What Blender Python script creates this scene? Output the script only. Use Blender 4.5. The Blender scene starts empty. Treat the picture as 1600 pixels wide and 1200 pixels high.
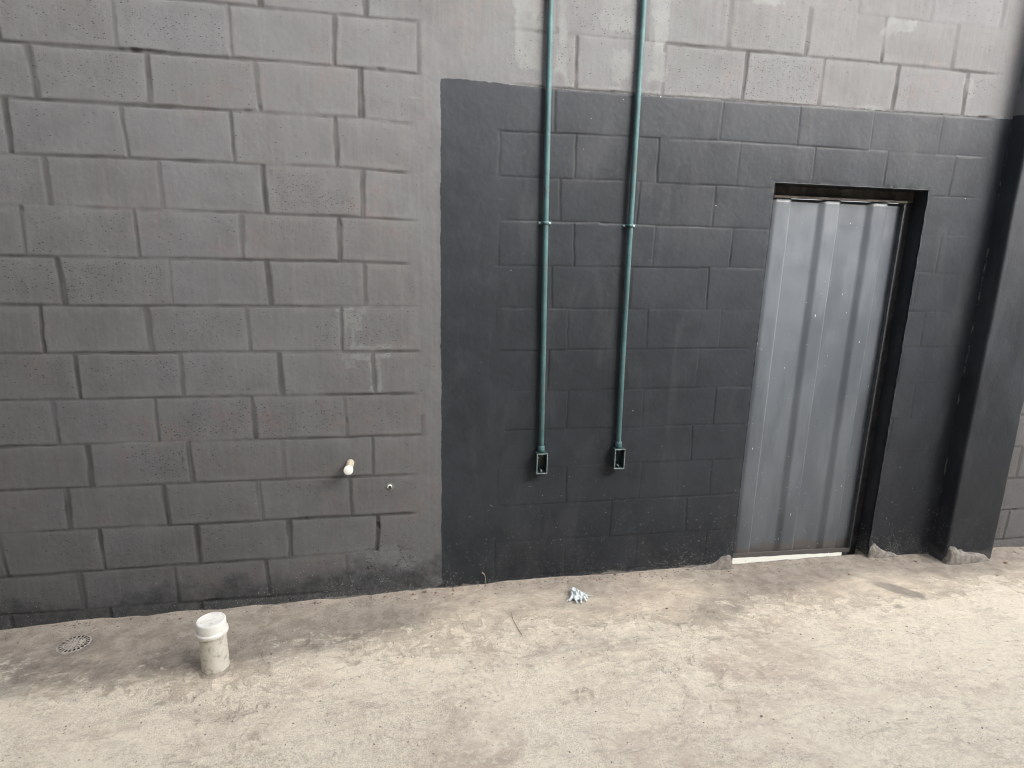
import bpy, bmesh, math, random
import numpy as np
from mathutils import Vector, Matrix

scene = bpy.context.scene
C = scene.collection
PI = math.pi
rng = np.random.default_rng(11)
random.seed(5)

# ------------------------------------------------------------------ helpers
def tag(o, label=None, cat=None, group=None, kind=None):
    if label: o['label'] = label
    if cat: o['category'] = cat
    if group: o['group'] = group
    if kind: o['kind'] = kind
    return o

def empty(name, loc=(0, 0, 0)):
    o = bpy.data.objects.new(name, None)
    o.empty_display_size = .05
    o.location = loc
    C.objects.link(o)
    return o

def obj(name, bm, mat, parent=None, smooth=True, loc=(0, 0, 0)):
    me = bpy.data.meshes.new(name)
    bmesh.ops.recalc_face_normals(bm, faces=bm.faces[:])
    bm.to_mesh(me); bm.free()
    if smooth:
        me.polygons.foreach_set('use_smooth', [True] * len(me.polygons))
    me.materials.append(mat)
    o = bpy.data.objects.new(name, me)
    o.location = loc
    C.objects.link(o)
    if parent: o.parent = parent
    return o

def add_box(bm, x0, x1, y0, y1, z0, z1, bev=0.0, seg=2):
    r = bmesh.ops.create_cube(bm, size=1)
    vs = r['verts']
    for v in vs:
        v.co = Vector(((x0 + x1) / 2 + v.co.x * (x1 - x0), (y0 + y1) / 2 + v.co.y * (y1 - y0), (z0 + z1) / 2 + v.co.z * (z1 - z0)))
    if bev:
        es = list({e for v in vs for e in v.link_edges})
        bmesh.ops.bevel(bm, geom=es, offset=bev, segments=seg, profile=.6, affect='EDGES')
    return vs

def add_tube(bm, pts, rad, seg=16, cap=True):
    pts = [Vector(p) for p in pts]
    rads = rad if isinstance(rad, (list, tuple)) else [rad] * len(pts)
    rings = []
    for i, p in enumerate(pts):
        d = (pts[min(i + 1, len(pts) - 1)] - pts[max(i - 1, 0)]).normalized()
        a = Vector((0, 0, 1)) if abs(d.z) < .9 else Vector((0, 1, 0))
        u = d.cross(a).normalized(); w = d.cross(u)
        rings.append([bm.verts.new(p + (u * math.cos(t) + w * math.sin(t)) * rads[i]) for t in [2 * PI * k / seg for k in range(seg)]])
    for a, b in zip(rings, rings[1:]):
        for k in range(seg):
            bm.faces.new((a[k], a[(k + 1) % seg], b[(k + 1) % seg], b[k]))
    if cap:
        bm.faces.new(rings[0][::-1]); bm.faces.new(rings[-1])
    return rings

def add_lathe(bm, prof, org, axis, seg=32, closed=False):
    """prof: list of (radius, distance along axis)"""
    axis = Vector(axis).normalized(); org = Vector(org)
    a = Vector((0, 0, 1)) if abs(axis.z) < .9 else Vector((1, 0, 0))
    u = axis.cross(a).normalized(); w = axis.cross(u)
    rings = []
    for r, h in prof:
        if r < 1e-6:
            rings.append([bm.verts.new(org + axis * h)])
        else:
            rings.append([bm.verts.new(org + axis * h + (u * math.cos(t) + w * math.sin(t)) * r) for t in [2 * PI * k / seg for k in range(seg)]])
    for A, B in zip(rings, rings[1:]):
        for k in range(seg):
            k2 = (k + 1) % seg
            if len(A) == 1 and len(B) == 1: continue
            if len(A) == 1: bm.faces.new((A[0], B[k2], B[k]))
            elif len(B) == 1: bm.faces.new((A[k], A[k2], B[0]))
            else: bm.faces.new((A[k], A[k2], B[k2], B[k]))

class VNoise:
    """tiling 2-D value noise on numpy arrays"""
    def __init__(self, seed, n=256):
        self.t = np.random.default_rng(seed).random((n, n)).astype(np.float32) * 2 - 1
        self.n = n
    def one(self, x, y):
        xi = np.floor(x); yi = np.floor(y)
        fx = (x - xi).astype(np.float32); fy = (y - yi).astype(np.float32)
        xi = xi.astype(np.int64) % self.n; yi = yi.astype(np.int64) % self.n
        x1 = (xi + 1) % self.n; y1 = (yi + 1) % self.n
        fx = fx * fx * (3 - 2 * fx); fy = fy * fy * (3 - 2 * fy)
        t = self.t
        return (t[xi, yi] * (1 - fx) + t[x1, yi] * fx) * (1 - fy) + (t[xi, y1] * (1 - fx) + t[x1, y1] * fx) * fy
    def __call__(self, x, y, sc, octv=1, gain=.5):
        s = 0; a = 1; tot = 0
        for o in range(octv):
            s = s + a * self.one(x * sc + 17.3 * o, y * sc - 9.1 * o); tot += a
            a *= gain; sc *= 2.03
        return s / tot
N1, N2, N3, N4 = VNoise(1), VNoise(2), VNoise(3), VNoise(4)

def sstep(a, b, x):
    t = np.clip((x - a) / (b - a), 0, 1)
    return t * t * (3 - 2 * t)

def axis_pts(parts):
    """parts: list of (start, end, step)"""
    out = []
    for a, b, s in parts:
        n = max(1, int(round((b - a) / s)))
        out.append(np.linspace(a, b, n, endpoint=False))
    out.append([parts[-1][1]])
    return np.concatenate(out)

def grid_mesh(name, co, quads, attrs, mat, smooth=True):
    me = bpy.data.meshes.new(name)
    nv, nf = len(co), len(quads)
    me.vertices.add(nv); me.vertices.foreach_set('co', np.ascontiguousarray(co, np.float32).ravel())
    me.loops.add(nf * 4); me.loops.foreach_set('vertex_index', np.ascontiguousarray(quads, np.int32).ravel())
    me.polygons.add(nf)
    me.polygons.foreach_set('loop_start', np.arange(0, nf * 4, 4, dtype=np.int32))
    me.polygons.foreach_set('loop_total', np.full(nf, 4, np.int32))
    me.update(calc_edges=True)
    for k, v in attrs.items():
        a = me.attributes.new(k, 'FLOAT', 'POINT')
        a.data.foreach_set('value', np.ascontiguousarray(v, np.float32).ravel())
    me.polygons.foreach_set('use_smooth', np.ones(nf, bool))
    me.materials.append(mat)
    o = bpy.data.objects.new(name, me)
    C.objects.link(o)
    return o

# ------------------------------------------------------------------ node helper
class NT:
    def __init__(self, name):
        self.m = bpy.data.materials.new(name); self.m.use_nodes = True
        self.t = self.m.node_tree; self.t.nodes.clear()
        self.out = self.t.nodes.new('ShaderNodeOutputMaterial')
        self.b = self.t.nodes.new('ShaderNodeBsdfPrincipled')
        self.t.links.new(self.b.outputs[0], self.out.inputs[0])
        self.co = self.t.nodes.new('ShaderNodeTexCoord').outputs['Object']
    def link(self, a, b): self.t.links.new(a, b)
    def setin(self, sock, v):
        if isinstance(v, bpy.types.NodeSocket): self.link(v, sock)
        elif isinstance(v, (tuple, list)) and len(v) == 3 and sock.type == 'RGBA': sock.default_value = (*v, 1)
        else: sock.default_value = v
    def attr(self, n):
        a = self.t.nodes.new('ShaderNodeAttribute'); a.attribute_name = n
        return a.outputs['Fac']
    def math(self, op, a, b=None, c=None, clamp=False):
        n = self.t.nodes.new('ShaderNodeMath'); n.operation = op; n.use_clamp = clamp
        for i, v in enumerate((a, b, c)):
            if v is not None: self.setin(n.inputs[i], v)
        return n.outputs[0]
    def vscale(self, s, v=None):
        n = self.t.nodes.new('ShaderNodeMapping')
        self.link(v or self.co, n.inputs[0]); n.inputs['Scale'].default_value = s
        return n.outputs[0]
    def noise(self, sc, det=3, rough=.55, vec=None, dist=0):
        n = self.t.nodes.new('ShaderNodeTexNoise')
        self.link(vec or self.co, n.inputs['Vector'])
        n.inputs['Scale'].default_value = sc; n.inputs['Detail'].default_value = det
        n.inputs['Roughness'].default_value = rough; n.inputs['Distortion'].default_value = dist
        return n.outputs[0]
    def voro(self, sc, vec=None, rand=1.0):
        n = self.t.nodes.new('ShaderNodeTexVoronoi')
        self.link(vec or self.co, n.inputs['Vector']); n.inputs['Scale'].default_value = sc
        n.inputs['Randomness'].default_value = rand
        s = self.t.nodes.new('ShaderNodeSeparateColor'); self.link(n.outputs['Color'], s.inputs[0])
        return n.outputs['Distance'], s.outputs[0], s.outputs[1]
    def ramp(self, v, a, b, lo=0.0, hi=1.0):
        n = self.t.nodes.new('ShaderNodeMapRange'); n.interpolation_type = 'SMOOTHSTEP'
        self.setin(n.inputs[0], v)
        for i, q in enumerate((a, b, lo, hi)): self.setin(n.inputs[i + 1], q)
        return n.outputs[0]
    def mix(self, f, a, b, mode='MIX'):
        n = self.t.nodes.new('ShaderNodeMix'); n.data_type = 'RGBA'; n.blend_type = mode
        self.setin(n.inputs[0], f); self.setin(n.inputs[6], a); self.setin(n.inputs[7], b)
        return n.outputs[2]
    def bump(self, h, dist=.002, strength=1.0, prev=None):
        n = self.t.nodes.new('ShaderNodeBump')
        n.inputs['Distance'].default_value = dist; n.inputs['Strength'].default_value = strength
        self.setin(n.inputs['Height'], h)
        if prev: self.link(prev, n.inputs['Normal'])
        return n.outputs[0]
    def dots(self, sc, density, size=.28, vec=None, soft=.12):
        d, r1, r2 = self.voro(sc, vec)
        on = self.math('LESS_THAN', r1, density)
        s = self.math('MULTIPLY_ADD', r2, size * .8, size * .35)
        inside = self.ramp(self.math('SUBTRACT', d, s), 0, soft, 1, 0)
        return self.math('MULTIPLY', on, inside)
    def done(self, col, rough=.7, normal=None, spec=.4, metal=0):
        self.setin(self.b.inputs['Base Color'], col); self.setin(self.b.inputs['Roughness'], rough)
        self.setin(self.b.inputs['Metallic'], metal)
        self.b.inputs['Specular IOR Level'].default_value = spec
        if normal: self.link(normal, self.b.inputs['Normal'])
        return self.m

# ------------------------------------------------------------------ materials
LIGHT_A, LIGHT_B = (.132, .1335, .138), (.107, .1065, .109)
DARK_A, DARK_B = (.0305, .0345, .040), (.0215, .0243, .0282)
CEMENT = (.30, .275, .245)

def wall_material():
    n = NT('painted_blockwork')
    big = n.noise(1.1, 4, .55); med = n.noise(7, 4, .6); fin = n.noise(60, 3, .6); grain = n.noise(420, 2, .6)
    light = n.mix(n.ramp(n.math('MULTIPLY_ADD', med, .5, n.math('MULTIPLY', big, .5)), .38, .62), LIGHT_B, LIGHT_A)
    # pinkish primer showing through in rubbed spots
    pink = n.math('MULTIPLY', n.ramp(n.noise(3.1, 5, .62, dist=.4), .52, .68), n.ramp(n.noise(19, 3, .6), .42, .6))
    light = n.mix(n.math('MULTIPLY', pink, .40), light, (.165, .120, .114))
    green = n.math('MULTIPLY', n.ramp(n.noise(2.3, 4, .6, vec=n.vscale((1.3, 1, .9))), .54, .72), .35)
    light = n.mix(green, light, (.112, .123, .115))
    tone = n.attr('tone')
    light = n.mix(n.ramp(tone, 0, 1, 0, .28), light, (.108, .104, .100))
    light = n.mix(n.math('MULTIPLY', n.attr('margin'), n.ramp(n.noise(8, 4, .65), .40, .62, .03, .32)), light, (.165, .164, .163))
    # faint roller streaks
    streak = n.noise(6, 4, .6, vec=n.vscale((9, 9, .5)))
    light = n.mix(n.ramp(streak, .42, .72, 0, .22), light, (.17, .167, .163))
    # recessed joints hold less paint and more dust
    jn = n.math('MULTIPLY', n.attr('joint'), n.ramp(med, .25, .65, .5, 1.0))
    light = n.mix(n.math('MULTIPLY', jn, .9), light, (.046, .0445, .043))
    # pale filler
    fil = n.ramp(n.math('ADD', n.attr('filler'), n.math('ADD', n.math('MULTIPLY', n.math('SUBTRACT', n.noise(16, 5, .68), .5), .06), n.math('MULTIPLY', n.math('SUBTRACT', n.noise(55, 3, .6), .5), .03))), -.006, .010)
    light = n.mix(n.math('MULTIPLY', fil, n.ramp(n.noise(9, 3), .3, .65, .25, .75)), light, (.178, .184, .180))
    # crazed, patched plaster low down by the panel
    ck = n.noise(7, 5, .6, dist=.7)
    ckm = n.ramp(n.math('ABSOLUTE', n.math('SUBTRACT', ck, .5)), .003, .012, 1, 0)
    cz = n.attr('crack')
    light = n.mix(n.math('MULTIPLY', n.ramp(cz, .15, .7), n.ramp(n.noise(8, 4, .6, dist=.5), .46, .58, 0, .55)), light, (.17, .178, .182))
    light = n.mix(n.math('MULTIPLY', n.math('MULTIPLY', ckm, n.ramp(cz, .25, .6)), .85), light, (.02, .02, .02))
    # older blue-black coat left on the lowest course
    und = n.ramp(n.math('ADD', n.attr('under'), n.math('MULTIPLY', n.math('SUBTRACT', n.noise(5, 6, .68), .5), .42)), -.03, .09)
    light = n.mix(n.math('MULTIPLY', und, .72), light, n.mix(n.ramp(n.noise(24, 4), .4, .65), (.030, .035, .037), (.064, .067, .067)))
    # charcoal panel
    dark = n.mix(n.ramp(n.math('MULTIPLY_ADD', big, .6, n.math('MULTIPLY', med, .4)), .4, .62), DARK_B, DARK_A)
    dark = n.mix(n.math('MULTIPLY', jn, .70), dark, (.009, .0095, .010))
    dark = n.mix(n.ramp(n.noise(5, 4, .6, vec=n.vscale((7, 7, .6))), .5, .75, 0, .18), dark, (.038, .041, .043))
    edge = n.math('ADD', n.attr('panel'), n.math('ADD', n.math('MULTIPLY', n.math('SUBTRACT', n.noise(18, 5, .7), .5), .022), n.math('MULTIPLY', n.math('SUBTRACT', n.noise(140, 2, .6), .5), .006)))
    pm = n.ramp(edge, -.0012, .0012)
    # roller laps, dull scuffs and stray specks on the charcoal paint
    lap = n.noise(2.6, 5, .62, vec=n.vscale((2.2, 2.2, .7)), dist=.5)
    dark = n.mix(n.ramp(lap, .50, .66, 0, .45), dark, (.047, .050, .053))
    dark = n.mix(n.ramp(n.noise(31, 5, .7, dist=.6), .60, .70, 0, .35), dark, (.055, .056, .057))
    dark = n.mix(n.math('MULTIPLY', n.dots(34, .022, .08, soft=.04), .7), dark, (.30, .30, .29))
    col = n.mix(pm, light, dark)
    col = n.mix(n.math('MULTIPLY', n.attr('gap'), .7), col, (.008, .008, .008))
    # pores in the block faces, open and unpainted
    pits = n.dots(1.0, n.math('MULTIPLY', n.attr('pit'), .55), .26, vec=n.vscale((85, 85, 190)))
    pits2 = n.dots(1.0, n.math('MULTIPLY', n.attr('pit'), .5), .25, vec=n.vscale((150, 150, 330)))
    pitm = n.math('MAXIMUM', pits, pits2)
    col = n.mix(n.math('MULTIPLY', pitm, n.ramp(pm, 0, 1, .72, .6)), col, (.022, .021, .020))
    # cement splashes low down
    sp = n.math('MAXIMUM', n.dots(150, n.math('MULTIPLY', n.attr('splash'), .48), .27), n.dots(330, n.math('MULTIPLY', n.attr('splash'), .60), .26))
    sp = n.math('MULTIPLY', sp, n.ramp(n.noise(11, 3, .7), .38, .56))
    col = n.mix(n.math('MULTIPLY', sp, .62), col, (.36, .355, .34))
    # raw cement smears at the very foot
    ft = n.ramp(n.math('ADD', n.attr('foot'), n.math('MULTIPLY', n.math('SUBTRACT', n.noise(26, 5, .7), .5), .05)), -.004, .008)
    col = n.mix(n.math('MULTIPLY', ft, .8), col, n.mix(n.noise(80, 3), (.20, .185, .165), (.30, .28, .25)))
    col = n.mix(n.ramp(grain, .3, .7, 0, .16), col, (.02, .02, .02))
    h = n.math('ADD', n.math('MULTIPLY', grain, .35), n.math('MULTIPLY', fin, .9))
    nr = n.bump(h, .0013, .5)
    rough = n.mix(pm, (.78, .78, .78), (.52, .52, .52))
    return n.done(col, rough, nr, .16)

def column_material():
    n = NT('painted_render')
    big = n.noise(1.6, 4); fin = n.noise(70, 3, .6); grain = n.noise(380, 2)
    light = n.mix(n.ramp(big, .4, .6), LIGHT_B, LIGHT_A)
    dark = n.mix(n.ramp(big, .4, .6), DARK_B, DARK_A)
    s = n.t.nodes.new('ShaderNodeSeparateXYZ'); n.link(n.co, s.inputs[0])
    e = n.math('ADD', n.math('SUBTRACT', 2.405, s.outputs[2]), n.math('MULTIPLY', n.math('SUBTRACT', n.noise(16, 4, .65), .5), .03))
    dark = n.mix(n.ramp(n.noise(2.6, 5, .62, vec=n.vscale((2.2, 2.2, .7))), .5, .66, 0, .4), dark, (.047, .050, .053))
    col = n.mix(n.ramp(e, -.001, .001), light, dark)
    # paint flaked off the inner arris
    fl = n.math('MULTIPLY', n.ramp(s.outputs[1], -.014, -.002), n.ramp(n.noise(34, 3, .7, vec=n.vscale((1, 1, .35))), .50, .60))
    fl = n.math('MULTIPLY', fl, n.ramp(s.outputs[0], 4.60, 4.585))
    col = n.mix(n.math('MULTIPLY', fl, .45), col, (.26, .25, .235))
    low = n.ramp(n.math('ADD', s.outputs[2], n.math('MULTIPLY', n.math('SUBTRACT', n.noise(20, 4, .7), .5), .12)), .02, -.03)
    sp = n.math('MULTIPLY', n.dots(140, n.ramp(s.outputs[2], .35, -.05, 0, .25), .22), .5)
    col = n.mix(sp, col, (.34, .325, .30))
    col = n.mix(n.math('MULTIPLY', low, .35), col, (.16, .15, .14))
    nr = n.bump(n.math('ADD', n.math('MULTIPLY', grain, .3), fin), .0016, .5)
    return n.done(col, .5, nr, .16)

def floor_material():
    n = NT('worn_concrete')
    warp = n.vscale((1, 1.5, 1))
    big = n.noise(1.3, 6, .62, vec=warp, dist=.9); med = n.noise(6, 5, .65, vec=warp, dist=.6)
    fin = n.noise(38, 4, .7); grain = n.noise(210, 3, .7); grain2 = n.noise(650, 2, .6)
    A, B, Cc, D = (.71, .615, .475), (.55, .47, .36), (.32, .268, .205), (.84, .75, .595)
    col = n.mix(n.ramp(n.math('MULTIPLY_ADD', big, .4, n.math('MULTIPLY', med, .6)), .40, .60), B, A)
    # light scoured laitance with ragged rims
    lait = n.math('ADD', n.attr('lait'), n.math('MULTIPLY', n.math('SUBTRACT', n.noise(13, 6, .72, dist=.8), .5), .9))
    lm = n.ramp(lait, -.04, .10)
    rim = n.math('MULTIPLY', n.ramp(lait, -.10, -.02), n.ramp(lait, .06, -.02))
    col = n.mix(n.math('MULTIPLY', lm, n.ramp(n.math('MULTIPLY_ADD', grain, .6, n.math('MULTIPLY', fin, .4)), .40, .58, .10, .85)), col, D)
    col = n.mix(n.math('MULTIPLY', rim, .35), col, Cc)
    # pink-brown dust
    red = n.ramp(n.math('ADD', n.math('ADD', n.noise(2.4, 6, .64, vec=warp, dist=.9), n.attr('brown')), n.math('MULTIPLY', n.math('SUBTRACT', fin, .5), .25)), .50, .68)
    col = n.mix(n.math('MULTIPLY', red, .6), col, n.mix(n.ramp(med, .4, .6), (.44, .345, .268), (.54, .44, .35)))
    # grey-brown stains, with shade towards the wall put into the colour
    st = n.math('ADD', n.attr('stain_shade'), n.math('MULTIPLY', n.math('SUBTRACT', n.noise(5, 7, .68, vec=n.vscale((1, 2.2, 1)), dist=.9), .5), .9))
    col = n.mix(n.ramp(st, .10, .80, 0, .85), col, n.mix(n.ramp(n.noise(15, 4, .65), .4, .62), (.175, .150, .126), (.27, .234, .197)))
    wet = n.ramp(n.math('ADD', n.attr('wet'), n.math('MULTIPLY', n.math('SUBTRACT', n.noise(18, 5, .7), .5), .7)), .2, .55)
    col = n.mix(n.math('MULTIPLY', wet, .6), col, (.16, .145, .125))
    # trowel drag lines
    dr = n.noise(5, 6, .7, vec=n.vscale((1.2, 5, 1)), dist=2.2)
    col = n.mix(n.ramp(dr, .53, .66, 0, .38), col, (.29, .25, .205))
    # scoured swirls: pale rims and dark traces
    w1 = n.noise(2.6, 5, .62, vec=n.vscale((1, 1.6, 1)), dist=1.6)
    v1 = n.ramp(n.math('ABSOLUTE', n.math('SUBTRACT', w1, .5)), .004, .022, 1, 0)
    w2 = n.noise(3.7, 5, .65, vec=n.vscale((1.2, 2.0, 1.3)), dist=2.0)
    v2 = n.ramp(n.math('ABSOLUTE', n.math('SUBTRACT', w2, .53)), .003, .014, 1, 0)
    patch = n.ramp(n.noise(1.9, 3), .45, .6)
    col = n.mix(n.math('MULTIPLY', n.math('MULTIPLY', v1, n.math('MULTIPLY', patch, n.math('MULTIPLY_ADD', lm, .75, .25))), .42), col, D)
    col = n.mix(n.math('MULTIPLY', n.math('MULTIPLY', v2, n.ramp(fin, .4, .6)), .45), col, Cc)
    # mid-size mottling where the surface skin has worn through
    mo = n.noise(11, 6, .72, vec=n.vscale((1, 1.5, 1)), dist=.5)
    col = n.mix(n.math('MULTIPLY', n.math('MULTIPLY', n.attr('rough'), n.ramp(n.noise(1.5, 4, .6, vec=warp, dist=.6), .46, .60)), n.ramp(mo, .50, .36, 0, .5)), col, (.45, .365, .28))
    mo2 = n.noise(27, 5, .7, vec=n.vscale((1, 1.4, 1)), dist=.4)
    col = n.mix(n.math('MULTIPLY', n.ramp(mo2, .50, .66, 0, .5), n.math('MULTIPLY_ADD', lm, .8, .1)), col, (.86, .775, .63))
    # speckle and grit
    gm = n.math('MULTIPLY', n.attr('rough'), n.ramp(n.noise(2.7, 4, .6, vec=warp, dist=.6), .40, .62))
    col = n.mix(n.math('MULTIPLY', gm, n.ramp(grain, .50, .36, 0, .42)), col, (.25, .212, .172))
    col = n.mix(n.math('MULTIPLY', gm, n.ramp(grain2, .52, .68, 0, .36)), col, (.80, .72, .59))
    col = n.mix(n.math('MULTIPLY', n.attr('tread'), n.ramp(fin, .38, .6, .05, .4)), col, (.30, .255, .205))
    cr = n.noise(1.7, 6, .6, dist=.5)
    crm = n.ramp(n.math('ABSOLUTE', n.math('SUBTRACT', cr, .46)), .0004, .0022, 1, 0)
    col = n.mix(n.math('MULTIPLY', n.math('MULTIPLY', crm, n.ramp(n.noise(1.1, 2), .52, .6)), .6), col, (.12, .10, .08))
    col = n.mix(n.attr('sump'), col, (.025, .021, .017))  # shade inside the drain pit put into a near-black colour
    col = n.mix(n.attr('outside'), col, (.88, .80, .62))  # sunlit brightness past the door put into a near-white colour
    g = n.math('MULTIPLY', n.dots(60, .07, .20), n.ramp(n.noise(5, 3), .4, .6))
    col = n.mix(n.math('MULTIPLY', g, .7), col, (.09, .075, .062))
    h = n.math('ADD', n.math('MULTIPLY', fin, 1.0), n.math('ADD', n.math('MULTIPLY', grain, .55), n.math('MULTIPLY', lm, .5)))
    h = n.math('ADD', h, n.math('MULTIPLY', dr, .5))
    h = n.math('ADD', h, n.math('MULTIPLY', mo2, 1.2))
    nr = n.bump(h, .006, .9)
    return n.done(col, .86, nr, .25)

def simple(name, col, rough=.5, spec=.4, metal=0, var=.15, sc=14, bump=.0, dirt=None, dirt_sc=12, dirt_lo=.55, dirt_hi=.68):
    n = NT(name)
    v = n.noise(sc, 4, .6)
    c2 = tuple(min(1, c * (1 + var)) for c in col); c1 = tuple(c * (1 - var) for c in col)
    c = n.mix(n.ramp(v, .35, .65), c1, c2)
    if dirt:
        c = n.mix(n.ramp(n.noise(dirt_sc, 5, .7), dirt_lo, dirt_hi, 0, .8), c, dirt)
    nr = n.bump(n.noise(sc * 9, 3), bump, .6) if bump else None
    return n.done(c, rough, nr, spec, metal)

def door_material():
    n = NT('painted_sheet_metal')
    s = n.t.nodes.new('ShaderNodeSeparateXYZ'); n.link(n.co, s.inputs[0])
    base = n.mix(n.ramp(n.noise(2.2, 4, .6, vec=n.vscale((3, 3, .8))), .38, .62), (.078, .088, .101), (.106, .118, .132))
    base = n.mix(n.ramp(n.noise(14, 5, .65), .56, .72, 0, .25), base, (.078, .084, .092))
    # dust and mud thrown up on the lowest part
    mud = n.ramp(n.math('ADD', n.math('SUBTRACT', .035, s.outputs[2]), n.math('MULTIPLY', n.math('SUBTRACT', n.noise(13, 4, .65), .5), .10)), -.005, .008)
    base = n.mix(n.math('MULTIPLY', mud, .75), base, (.105, .092, .082))
    sc = n.dots(1.0, .02, .12, vec=n.vscale((75, 75, 30)))
    base = n.mix(n.math('MULTIPLY', sc, .75), base, (.62, .62, .60))
    spk = n.math('MULTIPLY', n.dots(95, n.ramp(s.outputs[2], 1.3, 0, .006, .06), .17), .55)
    base = n.mix(spk, base, (.5, .49, .46))
    nr = n.bump(n.math('ADD', n.noise(6, 3), n.math('MULTIPLY', n.noise(120, 2), .15)), .004, .35)
    return n.done(base, n.ramp(n.noise(9, 4), .3, .7, .34, .5), nr, .5)

M = {}
M['wall'] = wall_material(); M['column'] = column_material(); M['floor'] = floor_material(); M['door'] = door_material()
M['frame'] = simple('rusty_dark_steel', (.024, .024, .025), .7, .2, 0, .35, 20, .001, dirt=(.042, .041, .041), dirt_lo=.5, dirt_hi=.68)
M['worn'] = simple('worn_edge', (.16, .155, .15), .6, .4, 0, .3, 30, .0008, dirt=(.33, .27, .2), dirt_sc=25, dirt_lo=.52, dirt_hi=.62)
M['dusty'] = simple('dusty_steel', (.085, .076, .068), .8, .2, 0, .3, 18, .001, dirt=(.15, .135, .118), dirt_sc=16, dirt_lo=.48, dirt_hi=.66)
M['edge'] = simple('grey_painted_edge', (.055, .058, .062), .6, .3, 0, .25, 30, .0008, dirt=(.10, .099, .097), dirt_sc=25, dirt_lo=.62, dirt_hi=.68)
M['teal'] = simple('teal_paint', (.043, .094, .098), .6, .35, 0, .18, 9, .0008, dirt=(.055, .07, .07), dirt_sc=26, dirt_lo=.52, dirt_hi=.66)
M['box_in'] = simple('dark_green_enamel', (.022, .045, .045), .45, .5, 0, .3, 60)
M['box_rim'] = simple('scuffed_box_rim', (.17, .20, .195), .5, .5, 0, .25, 90, dirt=(.07, .09, .09), dirt_sc=60)
M['zinc'] = simple('zinc_screw', (.62, .62, .60), .35, .5, .6, .1, 60)
M['pvc'] = simple('dusty_white_pvc', (.66, .63, .55), .5, .45, 0, .06, 12, .0006, dirt=(.36, .32, .26), dirt_sc=52, dirt_lo=.50, dirt_hi=.64)
M['pvc_shaded'] = simple('dusty_shaded_pvc', (.40, .355, .27), .6, .3, 0, .12, 30, .0006, dirt=(.2, .175, .14), dirt_sc=60)  # white spout body: dust, and its shading put into a darker tan
M['pvc_cap'] = simple('clean_white_pvc', (.74, .725, .66), .42, .45, 0, .05, 14, .0003, dirt=(.55, .51, .46), dirt_sc=24, dirt_lo=.56, dirt_hi=.68)
M['pvc_end'] = simple('bright_white_cap', (.83, .82, .76), .4, .45, 0, .03, 20)
M['grate'] = simple('cement_caked_grate', (.36, .325, .275), .8, .3, 0, .2, 60, .001, dirt=(.22, .19, .16), dirt_sc=50)
M['mortar'] = simple('raw_mortar', (.25, .228, .2), .9, .2, 0, .25, 30, .006, dirt=(.15, .135, .12), dirt_sc=22, dirt_lo=.5, dirt_hi=.7)
M['collar'] = simple('floor_cement', (.34, .295, .24), .9, .2, 0, .25, 30, .004, dirt=(.22, .19, .155), dirt_sc=24, dirt_lo=.5, dirt_hi=.66)
M['scrap'] = simple('pale_blue_plastic', (.62, .67, .665), .45, .4, 0, .1, 40, dirt=(.5, .48, .42), dirt_sc=60)
M['twig'] = simple('dry_stem', (.17, .145, .10), .8, .2, 0, .3, 60)
M['straw'] = simple('straw_stem', (.38, .33, .23), .8, .2, 0, .2, 60)
M['grit'] = simple('grit', (.17, .15, .13), .9, .2, 0, .5, 40)
M['leaf'] = simple('dry_leaf', (.20, .10, .055), .8, .2, 0, .3, 60)
M['render'] = simple('dark_blocker_render', (.085, .082, .08), .9, .2, 0, .15, 2)  # kept dark to cut bounce from the added unseen slabs

# ------------------------------------------------------------------ block wall
BEDS = {13: [(0.923, 2.590), (1.443, 2.589), (2.008, 2.596), (2.715, 2.595), (4.489, 2.597)],
 12: [(0.006, 2.393), (1.22, 2.397), (1.545, 2.391), (2.144, 2.374), (2.861, 2.379), (4.501, 2.39)],
 11: [(-0.023, 2.196), (1.303, 2.203), (1.461, 2.193), (1.927, 2.186), (2.437, 2.196), (3.064, 2.202), (4.205, 2.202)],
 10: [(-0.052, 1.994), (1.243, 2.001), (1.468, 1.992), (1.911, 1.997), (2.449, 2.002), (2.9, 2.001)],
 9: [(-0.081, 1.801), (1.209, 1.8), (1.543, 1.792), (1.956, 1.805), (2.462, 1.807), (2.919, 1.806)],
 8: [(-0.11, 1.603), (1.283, 1.608), (1.509, 1.602), (1.93, 1.604), (2.871, 1.612)],
 7: [(-0.139, 1.406), (1.561, 1.41), (3.136, 1.404)],
 6: [(-0.003, 1.207), (1.559, 1.205), (3.158, 1.21)],
 5: [(-0.197, 1.007), (1.527, 1.004), (2.684, 1.003), (3.073, 1.005)],
 4: [(-0.227, 0.803), (1.485, 0.798), (1.888, 0.804), (2.288, 0.808), (2.595, 0.802), (3.003, 0.803)],
 3: [(-0.256, 0.606), (1.553, 0.597), (1.933, 0.603), (2.615, 0.61), (3.078, 0.605)],
 2: [(-0.285, 0.406), (1.519, 0.393), (1.936, 0.408), (3.099, 0.402)],
 1: [(-0.316, 0.194), (1.135, 0.2), (1.98, 0.203), (2.95, 0.197)],
 0: [(-0.344, 0.008), (1.127, -0.005), (1.985, 0.001), (2.987, 0.001)]}
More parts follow.
